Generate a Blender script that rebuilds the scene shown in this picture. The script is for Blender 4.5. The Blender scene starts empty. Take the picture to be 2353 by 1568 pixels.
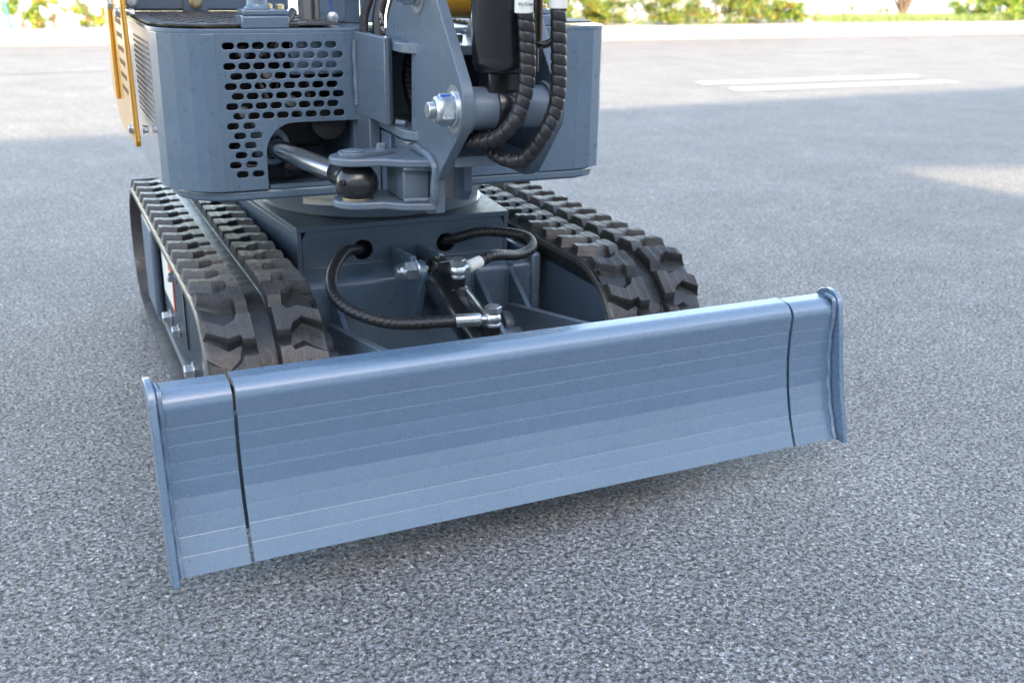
import bpy, bmesh, math, random
from math import sin, cos, pi, radians as R_
from mathutils import Vector, Matrix
random.seed(7)
S = bpy.context.scene
COL = S.collection

# ------------------------------------------------------------------ camera, world, sun, exposure
YAW, PIT, ROL, FPX = -0.4746, -0.3420, 0.0157, 2439.6
fw = Vector((-sin(YAW)*cos(PIT), cos(YAW)*cos(PIT), sin(PIT)))
rt = Vector((cos(YAW), sin(YAW), 0)); up = rt.cross(fw)
r2 = cos(ROL)*rt + sin(ROL)*up; u2 = -sin(ROL)*rt + cos(ROL)*up
cam = bpy.data.cameras.new('camera'); co = bpy.data.objects.new('camera', cam); COL.objects.link(co)
M = Matrix((r2, u2, -fw)).transposed().to_4x4(); M.translation = Vector((-0.8403, -1.4482, 0.9595))
co.matrix_world = M
cam.sensor_width = 36.0; cam.lens = 36.0*FPX/2352; cam.clip_start = 0.05; cam.clip_end = 600
cam.dof.use_dof = True; cam.dof.focus_distance = 1.85; cam.dof.aperture_fstop = 5.0
S.camera = co
SUN_EL, SUN_AZ = 30.0, 190.0        # degrees; azimuth clockwise from +Y
W = bpy.data.worlds.new('World'); S.world = W; W.use_nodes = True
nt = W.node_tree; bg = nt.nodes['Background']
sk = nt.nodes.new('ShaderNodeTexSky'); sk.sky_type = 'NISHITA'; sk.sun_disc = False
sk.sun_elevation = R_(SUN_EL); sk.sun_rotation = R_(SUN_AZ); sk.air_density = 1.0; sk.dust_density = 1.0; sk.ozone_density = 1.0
tint = nt.nodes.new('ShaderNodeMix'); tint.data_type = 'RGBA'; tint.blend_type = 'MULTIPLY'; tint.inputs[0].default_value = 1.0; tint.inputs[7].default_value = (1.05, 0.90, 0.765, 1)
nt.links.new(sk.outputs[0], tint.inputs[6]); nt.links.new(tint.outputs[2], bg.inputs[0]); bg.inputs[1].default_value = 0.15
sl = bpy.data.lights.new('sun', 'SUN'); sl.energy = 2.0; sl.angle = R_(0.5); sl.color = (1.0, 0.80, 0.55)
so = bpy.data.objects.new('sun', sl); COL.objects.link(so)
d = Vector((sin(R_(SUN_AZ))*cos(R_(SUN_EL)), cos(R_(SUN_AZ))*cos(R_(SUN_EL)), sin(R_(SUN_EL))))
so.rotation_euler = d.to_track_quat('Z', 'Y').to_euler(); so.location = (0, -5, 12)
S.view_settings.view_transform = 'Standard'; S.view_settings.look = 'None'; S.view_settings.gamma = 1.0
S.view_settings.exposure = 2.80

# ------------------------------------------------------------------ materials
def nodes(m): return m.node_tree.nodes, m.node_tree.links
def N(m, t, **k):
    n = m.node_tree.nodes.new(t)
    for a, b in k.items(): setattr(n, a, b)
    return n
def ramp(m, src, stops):
    r = N(m, 'ShaderNodeValToRGB'); e = r.color_ramp.elements
    while len(e) < len(stops): e.new(0.5)
    for i, (p, c) in enumerate(stops):
        e[i].position = p; e[i].color = (c, c, c, 1) if not isinstance(c, tuple) else (*c, 1)
    m.node_tree.links.new(src, r.inputs[0]); return r
def mixc(m, f, a, b, mode='MIX'):
    x = N(m, 'ShaderNodeMix', data_type='RGBA', blend_type=mode); L = m.node_tree.links
    for s, v in ((0, f), (6, a), (7, b)):
        if isinstance(v, bpy.types.NodeSocket): L.new(v, x.inputs[s])
        else: x.inputs[s].default_value = v if s == 0 else (*v, 1)
    return x.outputs[2]
def tex(m, kind, scale, detail=2.0, rough=0.5, vec=None, **k):
    t = N(m, 'ShaderNodeTexNoise' if kind == 'n' else 'ShaderNodeTexVoronoi', **k)
    t.inputs['Scale'].default_value = scale
    if kind == 'n': t.inputs['Detail'].default_value = detail; t.inputs['Roughness'].default_value = rough
    if vec is None:
        c = N(m, 'ShaderNodeTexCoord'); vec = c.outputs['Object']
    m.node_tree.links.new(vec, t.inputs['Vector']); return t
def math_(m, op, a, b=0.0):
    n = N(m, 'ShaderNodeMath', operation=op)
    for i, v in enumerate((a, b)):
        if isinstance(v, bpy.types.NodeSocket): m.node_tree.links.new(v, n.inputs[i])
        else: n.inputs[i].default_value = v
    return n.outputs[0]
def bump(m, h, dist, strength=1.0, prev=None):
    b = N(m, 'ShaderNodeBump'); b.inputs['Distance'].default_value = dist; b.inputs['Strength'].default_value = strength
    m.node_tree.links.new(h, b.inputs['Height'])
    if prev: m.node_tree.links.new(prev, b.inputs['Normal'])
    return b.outputs[0]
def mat(name, col, rough=0.5, metal=0.0, spec=0.5, coat=0.0):
    m = bpy.data.materials.new(name); m.use_nodes = True
    b = m.node_tree.nodes['Principled BSDF']
    b.inputs['Base Color'].default_value = (*col, 1); b.inputs['Roughness'].default_value = rough
    b.inputs['Metallic'].default_value = metal; b.inputs['Specular IOR Level'].default_value = spec
    b.inputs['Coat Weight'].default_value = coat; b.inputs['Coat Roughness'].default_value = 0.12
    m.diffuse_color = (*col, 1)
    return m, b
def paint(name, col, rough=0.34, vary=0.12, dust=(0.30, 0.26, 0.21), dustamt=0.10, peel=0.00018, coat=0.35, wav=0.0006):
    m, b = mat(name, col, rough, 0, 0.5, coat); L = m.node_tree.links
    big = tex(m, 'n', 5, 4, 0.6); fine = tex(m, 'n', 60, 5, 0.65)
    v = ramp(m, big.outputs[0], [(0.3, 1-vary), (0.7, 1+vary*.8)])
    c = mixc(m, 1.0, col, v.outputs[0], 'MULTIPLY')
    dm = ramp(m, fine.outputs[0], [(0.5, 0.0), (0.78, 1.0)])
    c = mixc(m, math_(m, 'MULTIPLY', dm.outputs[0], dustamt), c, dust)
    L.new(c, b.inputs['Base Color'])
    rr = ramp(m, fine.outputs[0], [(0.3, rough-0.07), (0.7, rough+0.12)]); L.new(rr.outputs[0], b.inputs['Roughness'])
    p1 = tex(m, 'n', 260, 2, 0.5); p2 = tex(m, 'n', 22, 2, 0.5)
    p3 = tex(m, 'n', 5.5, 1, 0.4); n0 = bump(m, p3.outputs[0], wav*6, 0.5); n1 = bump(m, p2.outputs[0], wav, 0.5, n0); n2 = bump(m, p1.outputs[0], peel*3, 0.6, n1)
    L.new(n2, b.inputs['Normal']); L.new(n1, b.inputs['Coat Normal'])
    return m
BLUE = (0.089, 0.138, 0.190)
M_blue = paint('blue_grey_paint', BLUE, rough=0.30, coat=0.85)
M_blade = paint('blade_paint', (0.104, 0.170, 0.250), rough=0.24, vary=0.03, dustamt=0.012, peel=0.0002, coat=1.0, wav=0.0008)
M_blade.node_tree.nodes['Principled BSDF'].inputs['Coat IOR'].default_value = 1.9
M_blade.node_tree.nodes['Principled BSDF'].inputs['Coat Roughness'].default_value = 0.20
M_dkblue = paint('dark_blue_paint', (0.090, 0.132, 0.186), rough=0.40, dustamt=0.10, coat=0.10)
M_cast = paint('cast_bracket_paint', (0.106, 0.142, 0.180), rough=0.32, dustamt=0.10, peel=0.0003)
M_yel = paint('yellow_paint', (0.62, 0.31, 0.02), rough=0.3, dustamt=0.05, coat=0.5)
M_black = paint('black_paint', (0.013, 0.013, 0.014), rough=0.24, dustamt=0.0, coat=1.0, wav=0.00012)
M_black, mb_ = mat('gloss_black_paint', (0.012, 0.012, 0.013), 0.24, 0, 0.5, 0.5)
bn = tex(M_black, 'n', 45, 2, 0.5); M_black.node_tree.links.new(bump(M_black, bn.outputs[0], 0.0003, 0.4), mb_.inputs['Normal'])
M_hose = paint('hose_rubber', (0.018, 0.018, 0.020), rough=0.36, dustamt=0.012, coat=0.0, wav=0.0002)
M_dark, _ = mat('interior_black', (0.008, 0.008, 0.009), 0.6)
M_chrome, _ = mat('chrome_rod', (0.46, 0.49, 0.52), 0.22, 1.0)
M_zinc, zb_ = mat('zinc_plate', (0.60, 0.64, 0.66), 0.30, 0.9)
zn = tex(M_zinc, 'n', 90, 4, 0.6); zr = ramp(M_zinc, zn.outputs[0], [(0.3, (0.42, 0.47, 0.50)), (0.7, (0.74, 0.77, 0.78))])
M_zinc.node_tree.links.new(zr.outputs[0], zb_.inputs['Base Color'])
M_gold, _ = mat('yellow_zinc', (0.62, 0.50, 0.28), 0.32, 0.9)
M_white, _ = mat('paper_white', (0.72, 0.72, 0.66), 0.6)
M_red, _ = mat('decal_red', (0.75, 0.10, 0.03), 0.4)
M_ink, _ = mat('ink', (0.03, 0.03, 0.05), 0.6)
M_wink, _ = mat('white_print', (0.7, 0.72, 0.72), 0.5)
M_bink, _ = mat('blue_marker', (0.02, 0.09, 0.5), 0.5)
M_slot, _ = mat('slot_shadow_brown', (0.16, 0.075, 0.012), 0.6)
M_rust, _ = mat('rusty_metal', (0.22, 0.13, 0.09), 0.6, 0.4)
M_rough, _ = mat('bare_metal_grey', (0.28, 0.27, 0.26), 0.42, 0.7)

def rubber():
    m, b = mat('track_rubber', (0.022, 0.021, 0.021), 0.42, 0, 0.5); L = m.node_tree.links
    a = tex(m, 'n', 14, 5, 0.65); f = tex(m, 'n', 120, 4, 0.6)
    at = N(m, 'ShaderNodeAttribute', attribute_name='dust')
    k = math_(m, 'MULTIPLY', at.outputs['Fac'], ramp(m, a.outputs[0], [(0.3, 0.35), (0.7, 1.0)]).outputs[0])
    base = mixc(m, ramp(m, a.outputs[0], [(0.45, 0.0), (0.75, 0.35)]).outputs[0], (0.013, 0.014, 0.015), (0.024, 0.025, 0.026))
    c = mixc(m, k, base, (0.112, 0.109, 0.105)); L.new(c, b.inputs['Base Color'])
    r = ramp(m, f.outputs[0], [(0.3, 0.26), (0.75, 0.48)]); L.new(r.outputs[0], b.inputs['Roughness'])
    w = tex(m, 'n', 30, 2, 0.5)
    L.new(bump(m, f.outputs[0], 0.0006, 0.5, bump(m, w.outputs[0], 0.004, 0.5)), b.inputs['Normal'])
    return m
M_rub = rubber()

def asphalt():
    m, b = mat('asphalt', (0.09, 0.09, 0.095), 0.6, 0, 0.22); L = m.node_tree.links
    c = N(m, 'ShaderNodeTexCoord'); P = c.outputs['Object']
    wv = tex(m, 'n', 150, 3, 0.6, P)
    mp = N(m, 'ShaderNodeVectorMath', operation='SCALE'); mp.inputs[3].default_value = 0.011
    L.new(wv.outputs['Color'], mp.inputs[0])
    ad = N(m, 'ShaderNodeVectorMath', operation='ADD'); L.new(P, ad.inputs[0]); L.new(mp.outputs[0], ad.inputs[1]); V = ad.outputs[0]
    v1 = tex(m, 'v', 165, vec=V); v1e = tex(m, 'v', 165, vec=V, feature='DISTANCE_TO_EDGE'); v2 = tex(m, 'v', 260, vec=V)
    pit = tex(m, 'n', 118, 4, 0.65, P); big = tex(m, 'n', 2.2, 4, 0.6, P); mid = tex(m, 'n', 18, 4, 0.6, P); fine = tex(m, 'n', 380, 2, 0.6, P)
    cellr = N(m, 'ShaderNodeSeparateColor'); L.new(v1.outputs['Color'], cellr.inputs[0])
    cell2 = N(m, 'ShaderNodeSeparateColor'); L.new(v2.outputs['Color'], cell2.inputs[0])
    hole = ramp(m, pit.outputs[0], [(0.40, 0.0), (0.50, 1.0)]).outputs[0]
    # gaps open up where the pit noise is low, so the stones do not read as closed cells
    edge = ramp(m, math_(m, 'ADD', v1e.outputs['Distance'], math_(m, 'MULTIPLY', hole, 0.10)), [(0.0, 0.12), (0.09, 0.62), (0.18, 1.0)]).outputs[0]
    h = math_(m, 'MULTIPLY', edge, math_(m, 'ADD', math_(m, 'MULTIPLY', cellr.outputs[0], 0.6), 0.5))
    h = math_(m, 'MULTIPLY', h, math_(m, 'ADD', math_(m, 'MULTIPLY', hole, 0.6), 0.4))
    stone = ramp(m, cell2.outputs[1], [(0.0, (0.232, 0.229, 0.226)), (0.55, (0.290, 0.286, 0.282)), (0.90, (0.39, 0.382, 0.375)), (0.955, (0.66, 0.65, 0.63)), (1.0, (0.55, 0.42, 0.30))])
    tint_ = mixc(m, 1.0, stone.outputs[0], ramp(m, cellr.outputs[1], [(0.0, 0.78), (1.0, 1.20)]).outputs[0], 'MULTIPLY')
    g1 = math_(m, 'ADD', math_(m, 'MULTIPLY', edge, 0.80), 0.20); g2 = math_(m, 'ADD', math_(m, 'MULTIPLY', hole, 0.55), 0.45)  # gaps and pits darkened: bitumen colour plus crevice shade painted in
    cc = mixc(m, 1.0, tint_, math_(m, 'MULTIPLY', g1, g2), 'MULTIPLY')
    cc = mixc(m, 1.0, cc, ramp(m, fine.outputs[0], [(0.3, 0.70), (0.7, 1.30)]).outputs[0], 'MULTIPLY')
    tone = math_(m, 'MULTIPLY', ramp(m, big.outputs[0], [(0.3, 0.88), (0.7, 1.13)]).outputs[0], ramp(m, mid.outputs[0], [(0.3, 0.90), (0.7, 1.10)]).outputs[0])
    cc = mixc(m, 1.0, cc, tone, 'MULTIPLY')
    L.new(cc, b.inputs['Base Color'])
    L.new(ramp(m, cell2.outputs[2], [(0.0, 0.42), (1.0, 0.85)]).outputs[0], b.inputs['Roughness'])
    L.new(bump(m, h, 0.0045, 1.0), b.inputs['Normal'])
    return m
M_asph = asphalt()
def simple_noise(name, c1, c2, scale, rough=0.8, bd=0.002):
    m, b = mat(name, c1, rough); t = tex(m, 'n', scale, 6, 0.65)
    r = ramp(m, t.outputs[0], [(0.3, c1), (0.7, c2)]); m.node_tree.links.new(r.outputs[0], b.inputs['Base Color'])
    m.node_tree.links.new(bump(m, t.outputs[0], bd, 0.6), b.inputs['Normal']); return m
M_kerb = simple_noise('kerb_concrete', (0.36, 0.355, 0.345), (0.46, 0.455, 0.44), 9)
M_pave = simple_noise('pale_paving', (0.60, 0.59, 0.56), (0.74, 0.73, 0.70), 4)
M_soil = simple_noise('dry_soil', (0.42, 0.38, 0.32), (0.60, 0.56, 0.50), 12, 0.9, 0.01)
M_line = simple_noise('road_paint_white', (0.36, 0.345, 0.32), (0.52, 0.50, 0.47), 34)
M_wall = simple_noise('facade_render', (0.66, 0.67, 0.69), (0.74, 0.75, 0.77), 3)
M_win, _ = mat('window_glass', (0.03, 0.04, 0.05), 0.08, 0, 0.8)
LEAF = [mat('leaf_lime', (0.13, 0.25, 0.022), 0.5)[0], mat('leaf_yellow', (0.30, 0.32, 0.03), 0.5)[0],
        mat('leaf_green', (0.055, 0.15, 0.028), 0.5)[0], mat('leaf_deep', (0.035, 0.075, 0.022), 0.5)[0], mat('leaf_orange', (0.38, 0.19, 0.04), 0.5)[0]]
for lm in LEAF:
    bb = lm.node_tree.nodes['Principled BSDF']; bb.inputs['Transmission Weight'].default_value = 0.0
M_stem = simple_noise('stem_bark', (0.16, 0.11, 0.075), (0.26, 0.19, 0.13), 40)

# ------------------------------------------------------------------ frames (undercarriage and slewed house are turned a little against the blade)
class Frame:
    def __init__(s, ox, t): s.ox, s.c, s.s = ox, cos(t), sin(t)
    def __call__(s, p):
        x, y, z = p; y -= 0.9
        return (s.ox + s.c*x - s.s*y, 0.9 + s.s*x + s.c*y, z)
FB = lambda p: (p[0], p[1], p[2]-0.0171*p[0])
FU = Frame(0.0258, -0.0494); FH = Frame(0.0, -0.0566); FW = lambda p: tuple(p)

# ------------------------------------------------------------------ mesh builder
class MB:
    def __init__(s, fr=FW): s.v = []; s.f = []; s.fr = fr; s.mi = []
    def add(s, vs, fs, mi=0):
        o = len(s.v); s.v += [s.fr(tuple(p)) for p in vs]; s.f += [tuple(i+o for i in f) for f in fs]; s.mi += [mi]*len(fs)
    def box(s, x0, x1, y0, y1, z0, z1, mi=0):
        vs = [(x, y, z) for z in (z0, z1) for y in (y0, y1) for x in (x0, x1)]
        s.add(vs, [(0, 2, 3, 1), (4, 5, 7, 6), (0, 1, 5, 4), (2, 6, 7, 3), (0, 4, 6, 2), (1, 3, 7, 5)], mi)
    def prism(s, poly, ax, a, b, mi=0):
        n = len(poly)
        def P(q, t):
            return {'x': (t, q[0], q[1]), 'y': (q[0], t, q[1]), 'z': (q[0], q[1], t)}[ax]
        vs = [P(q, a) for q in poly] + [P(q, b) for q in poly]
        fs = [tuple(range(n-1, -1, -1)), tuple(range(n, 2*n))] + [(i, (i+1) % n, n+(i+1) % n, n+i) for i in range(n)]
        s.add(vs, fs, mi)
    def rings(s, rings, cap=True, mi=0, closed=False):
        n = len(rings[0]); vs = [p for r in rings for p in r]; fs = []
        m = len(rings); last = m if closed else m-1
        for i in range(last):
            j = (i+1) % m
            for k in range(n): fs.append((i*n+k, i*n+(k+1) % n, j*n+(k+1) % n, j*n+k))
        if cap and not closed: fs += [tuple(range(n-1, -1, -1)), tuple(range((m-1)*n, m*n))]
        s.add(vs, fs, mi)
    def lathe(s, p0, axis, prof, n=32, mi=0):
        p0 = Vector(p0); a = Vector(axis).normalized(); t = Vector((0, 0, 1)) if abs(a.z) < .9 else Vector((1, 0, 0))
        u = a.cross(t).normalized(); w = a.cross(u)
        s.rings([[tuple(p0+a*h+(u*cos(2*pi*k/n)+w*sin(2*pi*k/n))*r) for k in range(n)] for h, r in prof], mi=mi)
    def cyl(s, p0, p1, r, n=28, mi=0, ch=0.0):
        p0, p1 = Vector(p0), Vector(p1); l = (p1-p0).length
        pr = [(0, r), (l, r)] if not ch else [(0, r-ch), (ch*.3, r-ch*.3), (ch, r), (l-ch, r), (l-ch*.3, r-ch*.3), (l, r-ch)]
        s.lathe(p0, p1-p0, pr, n, mi)
    def hexn(s, p0, axis, r, h, mi=0, ch=0.12, rot=0.3):
        p0 = Vector(p0); a = Vector(axis).normalized(); t = Vector((0, 0, 1)) if abs(a.z) < .9 else Vector((1, 0, 0))
        u = a.cross(t).normalized(); w = a.cross(u)
        ring = lambda hh, rr: [tuple(p0+a*hh+(u*cos(rot+pi*k/3)+w*sin(rot+pi*k/3))*rr) for k in range(6)]
        s.rings([ring(0, r*(1-ch*.6)), ring(h*.08, r), ring(h*(1-ch), r), ring(h, r*(1-ch))], mi=mi)
    def split(s, name, m, parent=None, **kw):
        """one object for each separate piece"""
        par = list(range(len(s.v)))
        def find(i):
            while par[i] != i: par[i] = par[par[i]]; i = par[i]
            return i
        for f in s.f:
            for i in f[1:]: par[find(i)] = find(f[0])
        gr = {}
        for f, q in zip(s.f, s.mi): gr.setdefault(find(f[0]), []).append((f, q))
        out = []
        for g in gr.values():
            p = MB(); ids = sorted({i for f, q in g for i in f}); mp = {a: b for b, a in enumerate(ids)}
            p.v = [s.v[i] for i in ids]; p.f = [tuple(mp[i] for i in f) for f, q in g]; p.mi = [q for f, q in g]; out.append(p.build(name, m, parent, **kw))
        return out[0]
    def build(s, name, m, parent=None, bevel=0.0, smooth=35, seg=2, attr=None):
        me = bpy.data.meshes.new(name); me.from_pydata(s.v, [], s.f)
        ms = m if isinstance(m, (list, tuple)) else [m]
        for x in ms: me.materials.append(x)
        if len(ms) > 1: me.polygons.foreach_set('material_index', s.mi)
        bm = bmesh.new(); bm.from_mesh(me); bmesh.ops.recalc_face_normals(bm, faces=bm.faces); bm.to_mesh(me); bm.free()
        if attr is not None:
            at = me.attributes.new('dust', 'FLOAT', 'POINT'); at.data.foreach_set('value', attr)
        if smooth:
            me.polygons.foreach_set('use_smooth', [True]*len(me.polygons)); me.set_sharp_from_angle(angle=R_(smooth))
        return link(name, me, parent, bevel, seg)
ROOT = None
def link(name, me, parent, bevel=0.0, seg=2):
    o = bpy.data.objects.new(name, me); COL.objects.link(o)
    if parent is not None:
        o.parent = parent
        if parent is ROOT: o.location = -ROOT.location
    if bevel:
        b = o.modifiers.new('bevel', 'BEVEL'); b.width = bevel; b.segments = seg; b.limit_method = 'ANGLE'; b.angle_limit = R_(50)
        b.harden_normals = False
    return o
def tag(o, label=None, cat=None, group=None, kind=None):
    if label: o['label'] = label
    if cat: o['category'] = cat
    if group: o['group'] = group
    if kind: o['kind'] = kind
    return o
def plate(name, fr, ax, t0, t1, outline, holes, m, parent, bev=0.0008):
    """flat plate with holes cut through: filled 2-D curve extruded, mapped to the plane ax = t"""
    cu = bpy.data.curves.new(name, 'CURVE'); cu.dimensions = '2D'; cu.fill_mode = 'BOTH'
    cu.extrude = abs(t1-t0)/2-bev; cu.bevel_depth = bev; cu.bevel_resolution = 1; cu.offset = -bev
    for pl in [outline]+holes:
        sp = cu.splines.new('POLY'); sp.points.add(len(pl)-1)
        for i, p in enumerate(pl): sp.points[i].co = (p[0], p[1], 0, 1)
        sp.use_cyclic_u = True
    tmp = bpy.data.objects.new('tmp', cu); COL.objects.link(tmp)
    dg = bpy.context.evaluated_depsgraph_get(); dg.update()
    me = bpy.data.meshes.new_from_object(tmp.evaluated_get(dg)); bpy.data.objects.remove(tmp)
    me.name = name; mid = (t0+t1)/2
    for v in me.vertices:
        a, b, c = v.co
        p = {'x': (mid+c, a, b), 'y': (a, mid+c, b), 'z': (a, b, mid+c)}[ax]
        v.co = fr(p)
    bm = bmesh.new(); bm.from_mesh(me); bmesh.ops.remove_doubles(bm, verts=bm.verts, dist=1e-5)
    bmesh.ops.recalc_face_normals(bm, faces=bm.faces); bm.to_mesh(me); bm.free()
    me.materials.clear(); me.materials.append(m)
    me.polygons.foreach_set('use_smooth', [False]*len(me.polygons))
    return link(name, me, parent)
def catmull(pts, step):
    P = [Vector(p) for p in pts]; P = [P[0]*2-P[1]]+P+[P[-1]*2-P[-2]]; out = []
    for i in range(1, len(P)-2):
        a, b, c, d = P[i-1:i+3]; n = max(2, int((c-b).length/step))
        for k in range(n):
            t = k/n; out.append(0.5*((2*b)+(c-a)*t+(2*a-5*b+4*c-d)*t*t+(3*b-a-3*c+d)*t**3))
    out.append(P[-2]); return out
def sweep(mb, pts, rad, n=14, step=0.004, mi=0, smoothpath=True):
    """tube along a path; rad(arc, angle) gives the radius"""
    Q = catmull(pts, step) if smoothpath else [Vector(p) for p in pts]
    rings = []; arc = 0; nrm = None
    for i, p in enumerate(Q):
        t = (Q[min(i+1, len(Q)-1)]-Q[max(i-1, 0)]).normalized()
        if nrm is None:
            a = Vector((0, 0, 1)) if abs(t.z) < .8 else Vector((1, 0, 0)); nrm = t.cross(a).normalized()
        nrm = (nrm - t*nrm.dot(t)).normalized(); w = t.cross(nrm)
        if i: arc += (p-Q[i-1]).length
        rings.append([tuple(p+(nrm*cos(2*pi*k/n)+w*sin(2*pi*k/n))*rad(arc, 2*pi*k/n)) for k in range(n)])
    mb.rings(rings, mi=mi)
def hose(name, pts, r, parent, fr, pitch=0.012, m=None, depth=0.13):
    mb = MB(fr)
    def rad(a, th):
        t = (a/pitch + th/(2*pi)) % 1.0
        return r*(1.03 - depth*.85*(max(0, 1-min(t, 1-t)/0.09)) - depth*0.40*(2*t-1)**2)
    sweep(mb, pts, rad, n=18, step=pitch/14)
    return mb.build(name, m or M_hose, parent, smooth=50)
def weld(mb, pts, r, seed=0, mi=0):
    rnd = random.Random(seed); ph = rnd.random()*6
    sweep(mb, pts, lambda a, th: r*(0.92+0.05*sin(a*2*pi/0.0067+ph)+0.10*sin(a*130+ph*3+th)+0.07*sin(a*57+ph*5-th)), n=9, step=0.0022, mi=mi)
def bolt(name, fr, p, axis, r, parent, m=None, h=None, washer=True, stud=0.0):
    mb = MB(fr); a = Vector(axis).normalized(); p = Vector(p); h = h or r*0.75
    if washer: mb.lathe(p, a, [(0, r*1.35), (r*.22, r*1.35), (r*.26, r*1.28)], 24); p = p+a*(r*.26)
    mb.hexn(p, a, r*1.08, h)
    mb.lathe(p+a*(h*.995), a, [(0, r*.72), (h*.06, r*.66)], 20)
    if stud:
        q = p+a*h; prof = []
        k = 0
        while k*0.0016 < stud: prof += [(k*0.0016, r*.56), (k*0.0016+.0008, r*.49)]; k += 1
        mb.lathe(q, a, prof, 20)
    return mb.build(name, m or M_zinc, parent, smooth=30)
def text_mesh(name, body, size, origin, right, upv, m, parent, fr, thick=0.0003, shear=0.0):
    c = bpy.data.curves.new(name, 'FONT'); c.body = body; c.size = size; c.extrude = thick; c.shear = shear; c.resolution_u = 2
    t = bpy.data.objects.new('tmp', c); COL.objects.link(t)
    dg = bpy.context.evaluated_depsgraph_get(); dg.update()
    me = bpy.data.meshes.new_from_object(t.evaluated_get(dg)); bpy.data.objects.remove(t)
    r, u = Vector(right).normalized(), Vector(upv).normalized(); n = r.cross(u)
    for v in me.vertices: v.co = fr(tuple(Vector(origin)+r*v.co.x+u*v.co.y+n*v.co.z))
    me.materials.clear(); me.materials.append(m); me.name = name
    return link(name, me, parent)

# ------------------------------------------------------------------ setting: road, kerb, bed, pavement, building
def sheet(name, x0, x1, y0, y1, z, m, nx=1, ny=1):
    mb = MB(); vs = [(x0+(x1-x0)*i/nx, y0+(y1-y0)*j/ny, z) for j in range(ny+1) for i in range(nx+1)]
    mb.add(vs, [(j*(nx+1)+i, j*(nx+1)+i+1, (j+1)*(nx+1)+i+1, (j+1)*(nx+1)+i) for j in range(ny) for i in range(nx)])
    return tag(mb.build(name, m, smooth=0), kind='structure')
sheet('ground', -300, 300, -300, 300, -0.012, M_soil)
sheet('road', -80, 80, -60, 13.5, 0.0, M_asph)
KB = [(-60, 13.2), (-12, 12.9), (-0.37, 12.19), (3.2, 11.62), (7.03, 11.25), (15.0, 11.04), (40, 11.0), (80, 11.0)]
def strip(name, off0, off1, z0, z1, m, prof=None):
    mb = MB(); prof = prof or [(off0, z0), (off0, z1), (off1, z1), (off1, z0)]
    mb.rings([[(x, y+o, z) for o, z in prof] for x, y in KB]); return tag(mb.build(name, m, smooth=30), kind='structure')
strip('kerb', 0, 0, 0, 0, M_kerb, [(0, -.01), (0.01, 0.12), (0.03, 0.145), (0.06, 0.15), (0.42, 0.15), (0.42, -.01)])
strip('planting_bed', 0.425, 3.6, -.01, 0.142, M_soil)
strip('pavement', 3.605, 40, -.01, 0.146, M_pave)
def mark(pts, w):
    mb = MB(); (x0, y0), (x1, y1) = pts; dx, dy = x1-x0, y1-y0; l = math.hypot(dx, dy); nx, ny = -dy/l*w/2, dx/l*w/2; sk_ = 0.16
    mb.add([(x0+nx-sk_*0, y0+ny, .004), (x0-nx, y0-ny, .004), (x1-nx, y1-ny, .004), (x1+nx, y1+ny, .004)], [(0, 1, 2, 3)])
    return tag(mb.build('road_marking', M_line, smooth=0), kind='structure')
mark([(4.87, 6.20), (7.28, 6.07)], 0.19); mark([(4.85, 5.70), (7.25, 5.57)], 0.19)
M_line, keep = simple_noise('faint_road_paint', (0.27, 0.265, 0.26), (0.36, 0.35, 0.34), 14), M_line  # colour kept near the asphalt's so the far line stays faint
mark([(-20, 9.15), (40, 8.35)], 0.07); M_line = keep

mb = MB(); mb.box(-70, 80, -31, -15, 0, 9.3)  # unseen building put in to block the sun over the machine
bld = mb.build('shade_building', M_wall, smooth=0); tag(bld, 'long pale building added out of view behind the viewer to shade the excavator', 'building')
mb = MB()      # added unseen roof screen; its slot is shaped to cast the sunlit patch
mb.add([(-70, -15, 9.3), (80, -15, 9.3), (80, -15, 11.75), (-70, -15, 11.75), (.45, -15, 9.80), (1.5, -15, 9.60), (1.5, -15, 10.16), (.17, -15, 10.36),
        (-70, -15.2, 9.3), (80, -15.2, 9.3), (80, -15.2, 11.75), (-70, -15.2, 11.75), (.45, -15.2, 9.80), (1.5, -15.2, 9.60), (1.5, -15.2, 10.16), (.17, -15.2, 10.36)],
       [(0, 1, 5, 4), (1, 2, 6, 5), (2, 3, 7, 6), (3, 0, 4, 7), (8, 12, 13, 9), (9, 13, 14, 10), (10, 14, 15, 11), (11, 15, 12, 8), (4, 5, 13, 12), (5, 6, 14, 13), (6, 7, 15, 14), (7, 4, 12, 15), (0, 8, 9, 1), (1, 9, 10, 2), (2, 10, 11, 3), (3, 11, 8, 0)])
mb.build('sun_slot_screen', M_wall, bld, smooth=0)
mb = MB()
for fl in range(2):
    for k in range(46): mb.box(-68+k*3.2, -66.4+k*3.2, -15.01, -14.97, 1.2+fl*4.2, 3.6+fl*4.2)
mb.split('window', M_win, bld, smooth=0)

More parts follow.
